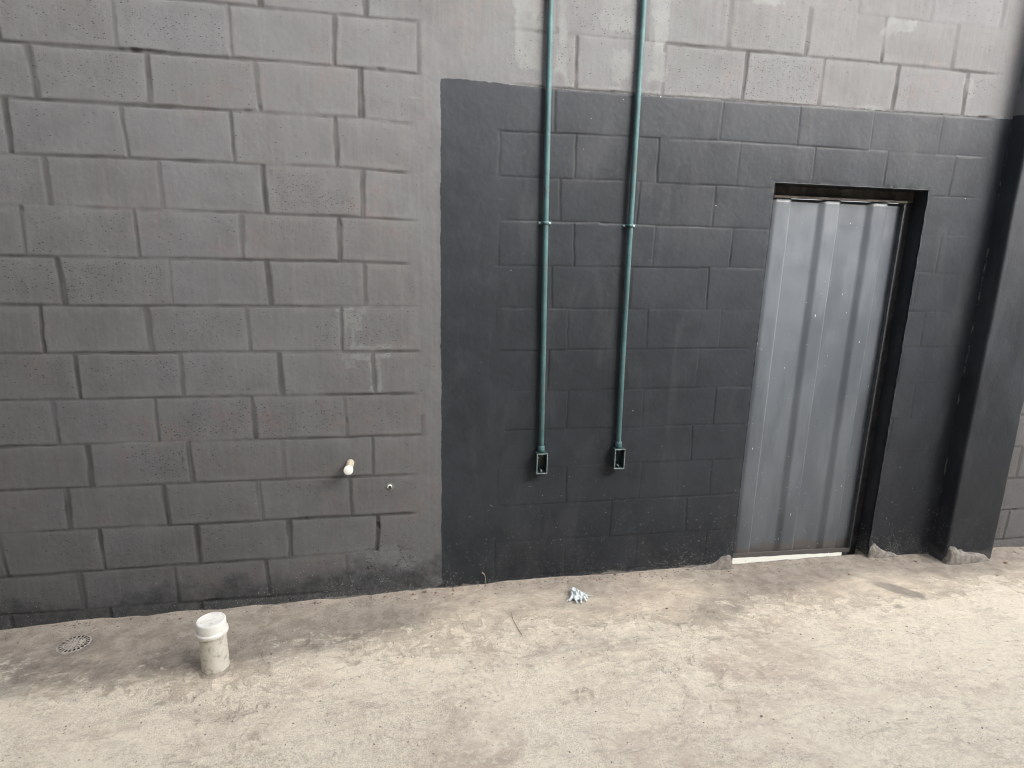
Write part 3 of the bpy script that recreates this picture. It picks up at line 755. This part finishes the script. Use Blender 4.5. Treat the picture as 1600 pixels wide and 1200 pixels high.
# ------------------------------------------------------------------ conduits with open boxes
def build_conduit(xt, xb, zbox, label, clamp_z, coup_z, wob):
    """conduit hugging the wall, leaning slightly from (xt) at the top to (xb) at the box"""
    y = -.021; r = .0128
    bx, bz = xb, zbox
    t = empty('electrical_conduit', (bx, 0, bz - .053))
    tag(t, label, 'conduit', 'teal conduits with open boxes on the charcoal wall')
    inv = Vector(t.location) * -1
    ztop = 3.14
    def px(z): return xb + (xt - xb) * (z - zbox) / (2.75 - zbox)
    pts = []
    z = bz + .050
    while z < ztop:
        pts.append((px(z) + wob * math.sin(z * 2.3 + xb * 3), y - .002 * math.sin(z * 3.1 + xb), z)); z += .06
    bm = bmesh.new(); add_tube(bm, pts, r, 20); obj('pipe', bm, M['teal'], t, True, inv)
    # coupling sleeve
    if coup_z:
        cx = px(coup_z) + wob * math.sin(coup_z * 2.3 + xb * 3)
        bm = bmesh.new(); add_lathe(bm, [(r, -.028), (r + .0026, -.026), (r + .003, 0), (r + .0026, .026), (r, .028)], (cx, y - .002 * math.sin(coup_z * 3.1 + xb), coup_z), (0, 0, 1), 24)
        obj('coupling', bm, M['teal'], t, True, inv)
    # saddle clips
    for cz in clamp_z:
        cx = px(cz) + wob * math.sin(cz * 2.3 + xb * 3)
        bm = bmesh.new()
        rr = r + .0022; h = .008
        arc = [(-.030, -.002), (-.0165, -.002)] + [(rr * -math.cos(a), y - rr * math.sin(a)) for a in np.linspace(.0, PI, 13)] + [(.0165, -.002), (.030, -.002)]
        va = [[bm.verts.new((cx + u, v, cz + s * h)) for u, v in arc] for s in (-1, 1)]
        vb = [[bm.verts.new((cx + u * 1.06, v - .0016, cz + s * h)) for u, v in arc] for s in (-1, 1)]
        for k in range(len(arc) - 1):
            bm.faces.new((va[0][k], va[0][k + 1], va[1][k + 1], va[1][k]))
            bm.faces.new((vb[0][k], vb[1][k], vb[1][k + 1], vb[0][k + 1]))
            for s in (0, 1): bm.faces.new((va[s][k], vb[s][k], vb[s][k + 1], va[s][k + 1]))
        cl = obj('clip', bm, M['teal'], t, True, inv)
        for s in (-1, 1):
            bm = bmesh.new(); add_lathe(bm, [(.0045, 0), (.0045, .002), (.002, .0035), (0, .0035)], (cx + s * .0235, -.003, cz), (0, -1, 0), 10)
            obj('screw', bm, M['zinc'], cl, True)
    # open box
    w, hh, dp, th = .0265, .052, .046, .0032
    bm = bmesh.new()
    yb, yf = -.003, -.003 - dp
    add_box(bm, bx - w, bx + w, yb - th, yb, bz - hh, bz + hh)                       # back
    add_box(bm, bx - w, bx - w + th, yf, yb - th, bz - hh, bz + hh)
    add_box(bm, bx + w - th, bx + w, yf, yb - th, bz - hh, bz + hh)
    add_box(bm, bx - w + th, bx + w - th, yf, yb - th, bz + hh - th, bz + hh)
    add_box(bm, bx - w + th, bx + w - th, yf, yb - th, bz - hh, bz - hh + th)
    bo = obj('outlet_box', bm, M['box_in'], t, False, inv)
    # rim proud of the box mouth
    bm = bmesh.new(); e = .0012
    for a in ((bx - w - e, bx - w + th, bz - hh - e, bz + hh + e), (bx + w - th, bx + w + e, bz - hh - e, bz + hh + e)):
        add_box(bm, a[0], a[1], yf - .003, yf - .0002, a[2], a[3], .0006, 1)
    for a in ((bz + hh - th, bz + hh + e), (bz - hh - e, bz - hh + th)):
        add_box(bm, bx - w + th, bx + w - th, yf - .003, yf - .0002, a[0], a[1], .0006, 1)
    obj('rim', bm, M['box_rim'], bo, False)
    # gland where the pipe enters, cover lugs and a fixing screw at the back
    bm = bmesh.new(); add_lathe(bm, [(r, .034), (r + .004, .030), (r + .0045, .004), (r + .003, 0), (r, 0)], (bx, y, bz + hh + .0015), (0, 0, 1), 24); obj('gland', bm, M['teal'], bo, True)
    for zz in (bz + hh - .011, bz - hh + .011):
        bm = bmesh.new(); add_lathe(bm, [(0, 0), (.0042, 0), (.0042, .034), (.0018, .034), (.0018, .026), (0, .026)], (bx, yb - th - .0005, zz), (0, -1, 0), 12); obj('lug', bm, M['box_rim'], bo, True)
    bm = bmesh.new(); add_lathe(bm, [(0, 0), (.0055, 0), (.0055, .002), (.003, .0045), (0, .0045)], (bx - .010, yb - th - .0003, bz + .017), (0, -1, 0), 14); obj('screw', bm, M['zinc'], bo, True)
    return t
build_conduit(2.113, 2.140, .643, 'teal conduit with open box nearer the bare plastered strip of the charcoal wall', (1.80,), None, .002)
build_conduit(2.527, 2.545, .651, 'teal conduit with open box nearer the metal door', (1.80,), None, .003)

# ------------------------------------------------------------------ water outlets in the grey wall
def build_spout():
    t = empty('pipe_spout', (1.213, 0, .668)); inv = Vector(t.location) * -1
    tag(t, 'short white capped pipe sticking out of the grey block wall', 'pipe')
    bm = bmesh.new(); add_lathe(bm, [(.0180, -.03), (.0180, .085)], (1.215, 0, .670), (-.02, -1, -.03), 28); obj('pipe', bm, M['pvc_shaded'], t, True, inv)
    bm = bmesh.new(); add_lathe(bm, [(.0180, .080), (.0207, .0805), (.0210, .095), (.0203, .0975), (.0185, .0985), (0, .0985)], (1.215, 0, .670), (-.02, -1, -.03), 32); obj('cap', bm, M['pvc_end'], t, True, inv)
build_spout()
def build_stub():
    t = empty('threaded_outlet', (1.396, 0, .541)); inv = Vector(t.location) * -1
    tag(t, 'tiny pale pipe end set almost flush in the grey wall, low beside the white spout', 'pipe outlet')
    bm = bmesh.new(); add_lathe(bm, [(.0075, .0), (.0075, .009), (.0085, .010), (.0105, .010), (.0112, .009), (.0112, -.01)], (1.396, 0, .541), (0, -1, 0), 24); 
    bmesh.ops.delete(bm, geom=[f for f in bm.faces if f.calc_center_median().z < .5395], context='FACES'); obj('socket', bm, M['pvc_cap'], t, True, inv)
    bm = bmesh.new(); add_lathe(bm, [(0, .003), (.0070, .003), (.0073, -.004)], (1.396, 0, .539), (0, -1, 0), 20); obj('plug', bm, M['box_in'], t, True, inv)
    bm = bmesh.new()
    rings = [(.0113, .002), (.016, .004), (.0205, .002), (.024, -.004)]
    add_lathe(bm, rings, (1.396, .001, .541), (0, -1, 0), 24)
    for v in bm.verts:
        v.co.y += .0012 * random.uniform(-1, 1); v.co.x += .001 * random.uniform(-1, 1)
    obj('collar', bm, simple('grey_sealant', (.12, .125, .12), .8, .2), t, True, inv)
build_stub()

# ------------------------------------------------------------------ capped standpipe
def build_standpipe():
    x, y = .683, -.425
    g = gz(x, y)
    t = empty('standpipe', (x, y, g)); inv = Vector(t.location) * -1
    tag(t, 'dirty white plastic pipe with a cap, rising from the concrete floor', 'pipe')
    ax = (-.004, .0, 1)
    bm = bmesh.new(); add_lathe(bm, [(.0525, -.03), (.0525, .175)], (x, y, g), ax, 48)
    n = [v for v in bm.verts]
    obj('pipe', bm, M['pvc'], t, True, inv)
    bm = bmesh.new(); add_lathe(bm, [(.0530, .168), (.0600, .168), (.0612, .1705), (.0612, .181), (.0598, .184), (.0562, .185), (.0556, .188), (.0552, .2225), (.0535, .2262), (.0505, .2275), (.0490, .2262), (.0470, .2255), (0, .2255)], (x, y, g), ax, 56)
    obj('cap', bm, M['pvc_cap'], t, True, inv)
    bm = bmesh.new(); add_box(bm, x - .040, x + .040, y - .006, y + .006, g + .2258, g + .2292, .0015, 2)
    bmesh.ops.rotate(bm, verts=bm.verts[:], cent=(x, y, g), matrix=Matrix.Rotation(.5, 3, 'Z'))
    obj('rib', bm, M['pvc_cap'], bpy.data.objects['cap.001'] if 'cap.001' in bpy.data.objects else t, False)
    # smear of cement at its foot
    bm = bmesh.new()
    rings = []
    seg = 56
    for rr, h in ((.0518, .016), (.056, .010), (.066, .003), (.078, -.004)):
        ring = []
        for k in range(seg):
            a = 2 * PI * k / seg
            q = .55 + .9 * abs(float(N2(np.array(math.cos(a) * 2 + 5), np.array(math.sin(a) * 2 + 9), 1.1, 3)))
            hh = h * q if h > 0 else h
            rr2 = rr + (rr - .0518) * (q - 1) * .6
            ring.append(bm.verts.new((x + rr2 * math.cos(a), y + rr2 * math.sin(a), g + hh)))
        rings.append(ring)
    for a, b in zip(rings, rings[1:]):
        for k in range(seg): bm.faces.new((a[k], a[(k + 1) % seg], b[(k + 1) % seg], b[k]))
    obj('cement_collar', bm, M['collar'], t, True, inv)
build_standpipe()

# ------------------------------------------------------------------ floor drain
def build_drain():
    x, y = DRAIN; z = gz(x + .07, y - .03) + .0015
    ns = 120
    rad = [0, .006, .011, .0130, .0190, .0215, .0280, .0305, .0380, .0410, .0575, .0610, .0640]
    slots = {2: 10, 4: 16, 6: 20, 8: 24, 9: 0}
    bm = bmesh.new()
    rings = []
    for r in rad[1:]:
        rings.append([bm.verts.new((x + r * math.cos(2 * PI * k / ns), y + r * math.sin(2 * PI * k / ns), z - (.0025 if r > .06 else 0))) for k in range(ns)])
    c = bm.verts.new((x, y, z))
    for k in range(ns): bm.faces.new((c, rings[0][k], rings[0][(k + 1) % ns]))
    band_slots = {3: 8, 5: 12, 7: 15, 9: 20}
    for i in range(len(rings) - 1):
        for k in range(ns):
            n = band_slots.get(i + 1)
            if n:
                p = ns // n
                if (k % p) < max(1, round(p * (.5 if i < 7 else .7))):
                    hidden = N1(np.array(k * .07), np.array(i * 3.), 1.3, 1)
                    if i > 6 or hidden > -.15: continue
            bm.faces.new((rings[i][k], rings[i][(k + 1) % ns], rings[i + 1][(k + 1) % ns], rings[i + 1][k]))
    ret = bmesh.ops.extrude_face_region(bm, geom=bm.faces[:])
    for v in [g for g in ret['geom'] if isinstance(g, bmesh.types.BMVert)]: v.co.z -= .002
    o = obj('drain_grate', bm, M['grate'], None, False)
    tag(o, 'round slotted drain grate caked with cement in the floor by the grey wall', 'drain')
build_drain()

# ------------------------------------------------------------------ mortar lumps
def mortar(label, pts, seed, thick=.03, lean=None):
    """lumpy mound over a poly-line ridge of (x, y, half width, height)"""
    bm = bmesh.new()
    nu, nv = 40, 16
    pts = np.array(pts)
    tt = np.linspace(0, 1, len(pts))
    g = []
    for i in range(nu + 1):
        u = i / nu
        cx, cy, hw, hh = [float(np.interp(u, tt, pts[:, k])) for k in range(4)]
        row = []
        for j in range(nv + 1):
            v = j / nv * 2 - 1
            env = max(0, 1 - v * v) ** .45 * min(1, 7 * u, 7 * (1 - u)) ** .6
            nz = 1 + .42 * float(N2(np.array(u * 7 + seed), np.array(v * 2.2 + u * 3), 1.0, 5))
            px = cx + .004 * float(N3(np.array(u * 14 + seed), np.array(v * 3), 1, 2))
            py = cy + v * hw
            row.append(bm.verts.new((px, py, gz(px, min(py, -.004)) - .004 + env * hh * nz)))
        g.append(row)
    for i in range(nu):
        for j in range(nv): bm.faces.new((g[i][j], g[i + 1][j], g[i + 1][j + 1], g[i][j + 1]))
    o = obj('mortar_lump', bm, M['mortar'], None, True)
    tag(o, label, 'mortar')
mortar('rough grey mortar lump piled against the foot of the column', [(4.575, -.106, .016, .07), (4.60, -.108, .024, .095), (4.64, -.110, .026, .085), (4.70, -.110, .026, .068), (4.78, -.108, .024, .055), (4.85, -.106, .02, .035), (4.90, -.104, .016, .015)], 3.1)
mortar('ragged mortar smear at the right foot of the doorway', [(4.15, .000, .012, .05), (4.18, -.001, .016, .075), (4.21, -.002, .018, .06), (4.27, -.002, .016, .035), (4.36, -.002, .014, .02)], 7.7)
mortar('ragged mortar smear at the left foot of the doorway', [(3.02, -.002, .012, .014), (3.12, -.002, .014, .025), (3.19, -.002, .016, .055), (3.24, -.002, .016, .085), (3.274, -.002, .014, .095)], 12.4)

# ------------------------------------------------------------------ litter
def build_scrap():
    x, y = 2.315, -.165
    g = gz(x, y)
    bm = bmesh.new()
    ret = bmesh.ops.create_icosphere(bm, subdivisions=5, radius=1)
    for v in bm.verts:
        c = v.co.copy()
        t = (c.y + 1) / 2                                   # 0 at the fingers, 1 at the pinched end
        wdt = .040 * (1 - .82 * t) + .004
        px = c.x * wdt - .006 * t; py = -.018 + c.y * .050; pz = c.z * (.013 + .010 * t * (1 - t))
        f = abs(float(N1(np.array(px * 1.5), np.array(py * .35), 75, 2)))
        pz = pz * (.45 + 1.3 * f) + .010 * t
        v.co = (x + px, y + py + .02, g + .008 + pz)
    fingers = [((-.026, -.045), (-.038, -.066), (-.052, -.078)), ((-.014, -.050), (-.020, -.078), (-.016, -.098)),
               ((.004, -.050), (.008, -.080), (.004, -.104)), ((.018, -.046), (.028, -.074), (.034, -.094)), ((.026, -.030), (.044, -.052), (.046, -.070))]
    for q, f in enumerate(fingers):
        pts = [(x + a, y + b + .03, g + h) for (a, b), h in zip(f, (.011, .011 + .004 * (q % 2), .005))]
        add_tube(bm, pts, [.0075, .0066, .0048], 10)
    add_tube(bm, [(x + .004, y + .03, g + .016), (x + .028, y + .016, g + .012), (x + .052, y - .010, g + .006), (x + .080, y - .022, g + .0045)], [.0042, .003, .0026, .0026], 8)
    add_tube(bm, [(x - .018, y - .004, g + .010), (x - .044, y - .030, g + .007), (x - .066, y - .050, g + .004)], [.0042, .003, .0022], 8)
    tmp = obj('scrap_cage', bm, M['scrap'], None, True)
    md = tmp.modifiers.new('remesh', 'REMESH'); md.mode = 'VOXEL'; md.voxel_size = .0017; md.use_smooth_shade = True
    bpy.context.view_layer.update()
    me = bpy.data.meshes.new_from_object(tmp.evaluated_get(bpy.context.evaluated_depsgraph_get()))
    bpy.data.objects.remove(tmp)
    co = np.zeros(len(me.vertices) * 3, np.float32); me.vertices.foreach_get('co', co); co = co.reshape(-1, 3)
    cr = np.abs(N2(co[:, 0] - x, (co[:, 1] - y) * .5, 110, 2)); co[:, 2] += .006 * (cr - .25) * np.clip((co[:, 2] - g) / .012, 0, 1)
    me.vertices.foreach_set('co', co.ravel()); me.update()
    if not me.materials: me.materials.append(M['scrap'])
    o = bpy.data.objects.new('plastic_scrap', me); C.objects.link(o)
    tag(o, 'crumpled pale blue-white scrap with trailing ends lying on the floor', 'litter')
build_scrap()
def stem(name, pts, r, mat, label, cat):
    bm = bmesh.new(); add_tube(bm, pts, r, 6)
    tag(obj(name, bm, mat, None, True), label, cat)
a = [(1.963, -.262), (1.960, -.31), (1.966, -.355), (1.972, -.395), (1.980, -.435)]
stem('twig', [(x, y, gz(x, y) + .005) for x, y in a], [.0009, .0013, .0016, .0016, .0012], M['twig'], 'thin dark curved twig lying on the floor below the left conduit', 'twig')
stem('dry_stalk', [(1.872, -.012, -.03), (1.872, -.010, -.005), (1.868, -.008, .025), (1.860, -.010, .042), (1.852, -.012, .047)], [.0015, .0014, .0012, .0015, .003], M['straw'], 'dry bent straw stalk sprouting at the foot of the charcoal wall', 'stalk')

def leaf(x, y, a, sz, first=[None]):
    if first[0] is None:
        bm = bmesh.new()
        n_ = 8; L_, R_ = [], []
        for i in range(n_ + 1):
            t = i / n_; w_ = .36 * math.sin(PI * t) ** .8; z_ = .10 * math.sin(PI * t * 1.3) + .02
            L_.append(bm.verts.new((t - .5, w_, z_ + .16 * w_))); R_.append((bm.verts.new((t - .5, 0, z_ - .05)), bm.verts.new((t - .5, -w_, z_ + .22 * w_))))
        for i in range(n_):
            try: bm.faces.new((L_[i], R_[i][0], R_[i + 1][0], L_[i + 1])); bm.faces.new((R_[i][0], R_[i][1], R_[i + 1][1], R_[i + 1][0]))
            except ValueError: pass
        ret = bmesh.ops.extrude_face_region(bm, geom=bm.faces[:])
        for v in [q for q in ret['geom'] if isinstance(q, bmesh.types.BMVert)]: v.co.z -= .02
        o = obj('dry_leaf', bm, M['leaf'], None, True); first[0] = o
    else:
        o = first[0].copy(); C.objects.link(o)
    o.location = (x, y, gz(x, y) + .002); o.rotation_euler = (0, .1, a); o.scale = (sz, sz, sz)
    tag(o, 'tiny curled reddish dry leaf scrap near the foot of the block wall', 'leaf', 'dry leaf scraps along the wall foot')
for q in ((1.50, -.030, .4, .020), (1.56, -.022, 2.1, .016), (1.615, -.036, 1.2, .022), (1.70, -.028, 2.7, .018), (1.36, -.026, .2, .016), (.42, -.05, 1.8, .022), (4.42, -.07, .9, .024), (4.95, -.16, 2.2, .026), (3.9, -.16, .3, .02)): leaf(*q)

def build_grit():
    bm = bmesh.new()
    r = random.Random(9)
    def chip(x, y, s, flat=.5):
        z = gz(x, y)
        ret = bmesh.ops.create_icosphere(bm, subdivisions=1, radius=s)
        a = r.uniform(0, PI)
        for v in ret['verts']:
            k = r.uniform(.7, 1.25)
            p = v.co * k
            p = Vector((p.x * 1.5 * math.cos(a) - p.y * math.sin(a), p.x * 1.5 * math.sin(a) + p.y * math.cos(a), p.z * flat))
            v.co = p + Vector((x, y, z + s * flat * .4))
    for i in range(420):
        x = r.uniform(-.5, 5.3); y = -abs(r.gauss(0, .035)) - .006
        if DX0 < x < DX1 and r.random() < .5: continue
        chip(x, y, r.uniform(.0012, .0042) * (1 if r.random() < .9 else 1.6))
    for i in range(330):
        x = r.uniform(-.3, 5.2); y = -r.random() ** 1.3 * 1.3 - .02
        chip(x, y, r.uniform(.0010, .0032) * (1 if r.random() < .93 else 1.7))
    o = obj('grit', bm, M['grit'], None, False)
    tag(o, 'scattered grit and cement crumbs on the concrete floor', None, None, 'stuff')
build_grit()

# ------------------------------------------------------------------ added light-blocking slabs out of view
def slab(name, x0, x1, y0, y1, z1, label):
    bm = bmesh.new(); add_box(bm, x0, x1, y0, y1, -.3, z1, .01)
    tag(obj(name, bm, M['render'], None, False), label, 'wall')
slab('boundary_light_blocker', 3.61, 14, -3.9, -3.7, 4.0, 'added unseen slab across the yard, blocking low light on the block wall')
slab('boundary_light_blocker', -6, 3.6, -3.9, -3.7, 5.7, 'taller added unseen slab across the yard, shading the left of the block wall')
slab('side_light_blocker', -2.2, -2.0, -3.69, -.02, 6.0, 'tall added unseen slab blocking sky light from the left')

# ------------------------------------------------------------------ camera
P = dict(f=910.876, yaw=.1845246, pitch=-.2177649, roll=.0231306, loc=(1.4806, -2.7185, 1.65316))
def make_camera():
    ca, sa, cb, sb = math.cos(P['yaw']), math.sin(P['yaw']), math.cos(P['pitch']), math.sin(P['pitch'])
    fwd = Vector((sa * cb, ca * cb, sb)); r0 = Vector((ca, -sa, 0)); u0 = r0.cross(fwd)
    cr, sr = math.cos(P['roll']), math.sin(P['roll'])
    r = r0 * cr + u0 * sr; u = u0 * cr - r0 * sr
    cam = bpy.data.cameras.new('camera'); o = bpy.data.objects.new('camera', cam); C.objects.link(o)
    m = Matrix((r, u, -fwd)).transposed().to_4x4(); m.translation = Vector(P['loc'])
    o.matrix_world = m
    cam.sensor_fit = 'HORIZONTAL'; cam.sensor_width = 36; cam.lens = P['f'] / 1600 * 36
    cam.clip_start = .05; cam.clip_end = 500
    scene.camera = o
make_camera()

# ------------------------------------------------------------------ light
SUN_DIR = Vector((.60, -.75, .62)).normalized()      # towards the sun, veiled by cloud
elev = math.asin(SUN_DIR.z); az = math.atan2(SUN_DIR.x, SUN_DIR.y)
w = bpy.data.worlds.new('World'); scene.world = w; w.use_nodes = True
nt = w.node_tree; bg = nt.nodes['Background']
sky = nt.nodes.new('ShaderNodeTexSky'); sky.sky_type = 'NISHITA'; sky.sun_disc = False
sky.sun_elevation = elev; sky.sun_rotation = az; sky.air_density = 1.0; sky.dust_density = 4.0; sky.ozone_density = 1.0
hs = nt.nodes.new('ShaderNodeHueSaturation'); hs.inputs['Saturation'].default_value = .35
nt.links.new(sky.outputs[0], hs.inputs['Color']); nt.links.new(hs.outputs[0], bg.inputs['Color'])
bg.inputs['Strength'].default_value = .13
sl = bpy.data.lights.new('sun', 'SUN'); sl.energy = .37; sl.angle = math.radians(26); sl.color = (1, .97, .93)
so = bpy.data.objects.new('sun', sl); C.objects.link(so)
so.rotation_euler = SUN_DIR.to_track_quat('Z', 'Y').to_euler()

vs = scene.view_settings
vs.view_transform = 'Standard'; vs.look = 'None'; vs.gamma = 1; vs.exposure = 2.74
scene.cycles.use_denoising = True
scene.cycles.max_bounces = 5
scene.cycles.diffuse_bounces = 4
scene.cycles.adaptive_threshold = .02
scene.cycles.filter_width = 1.15
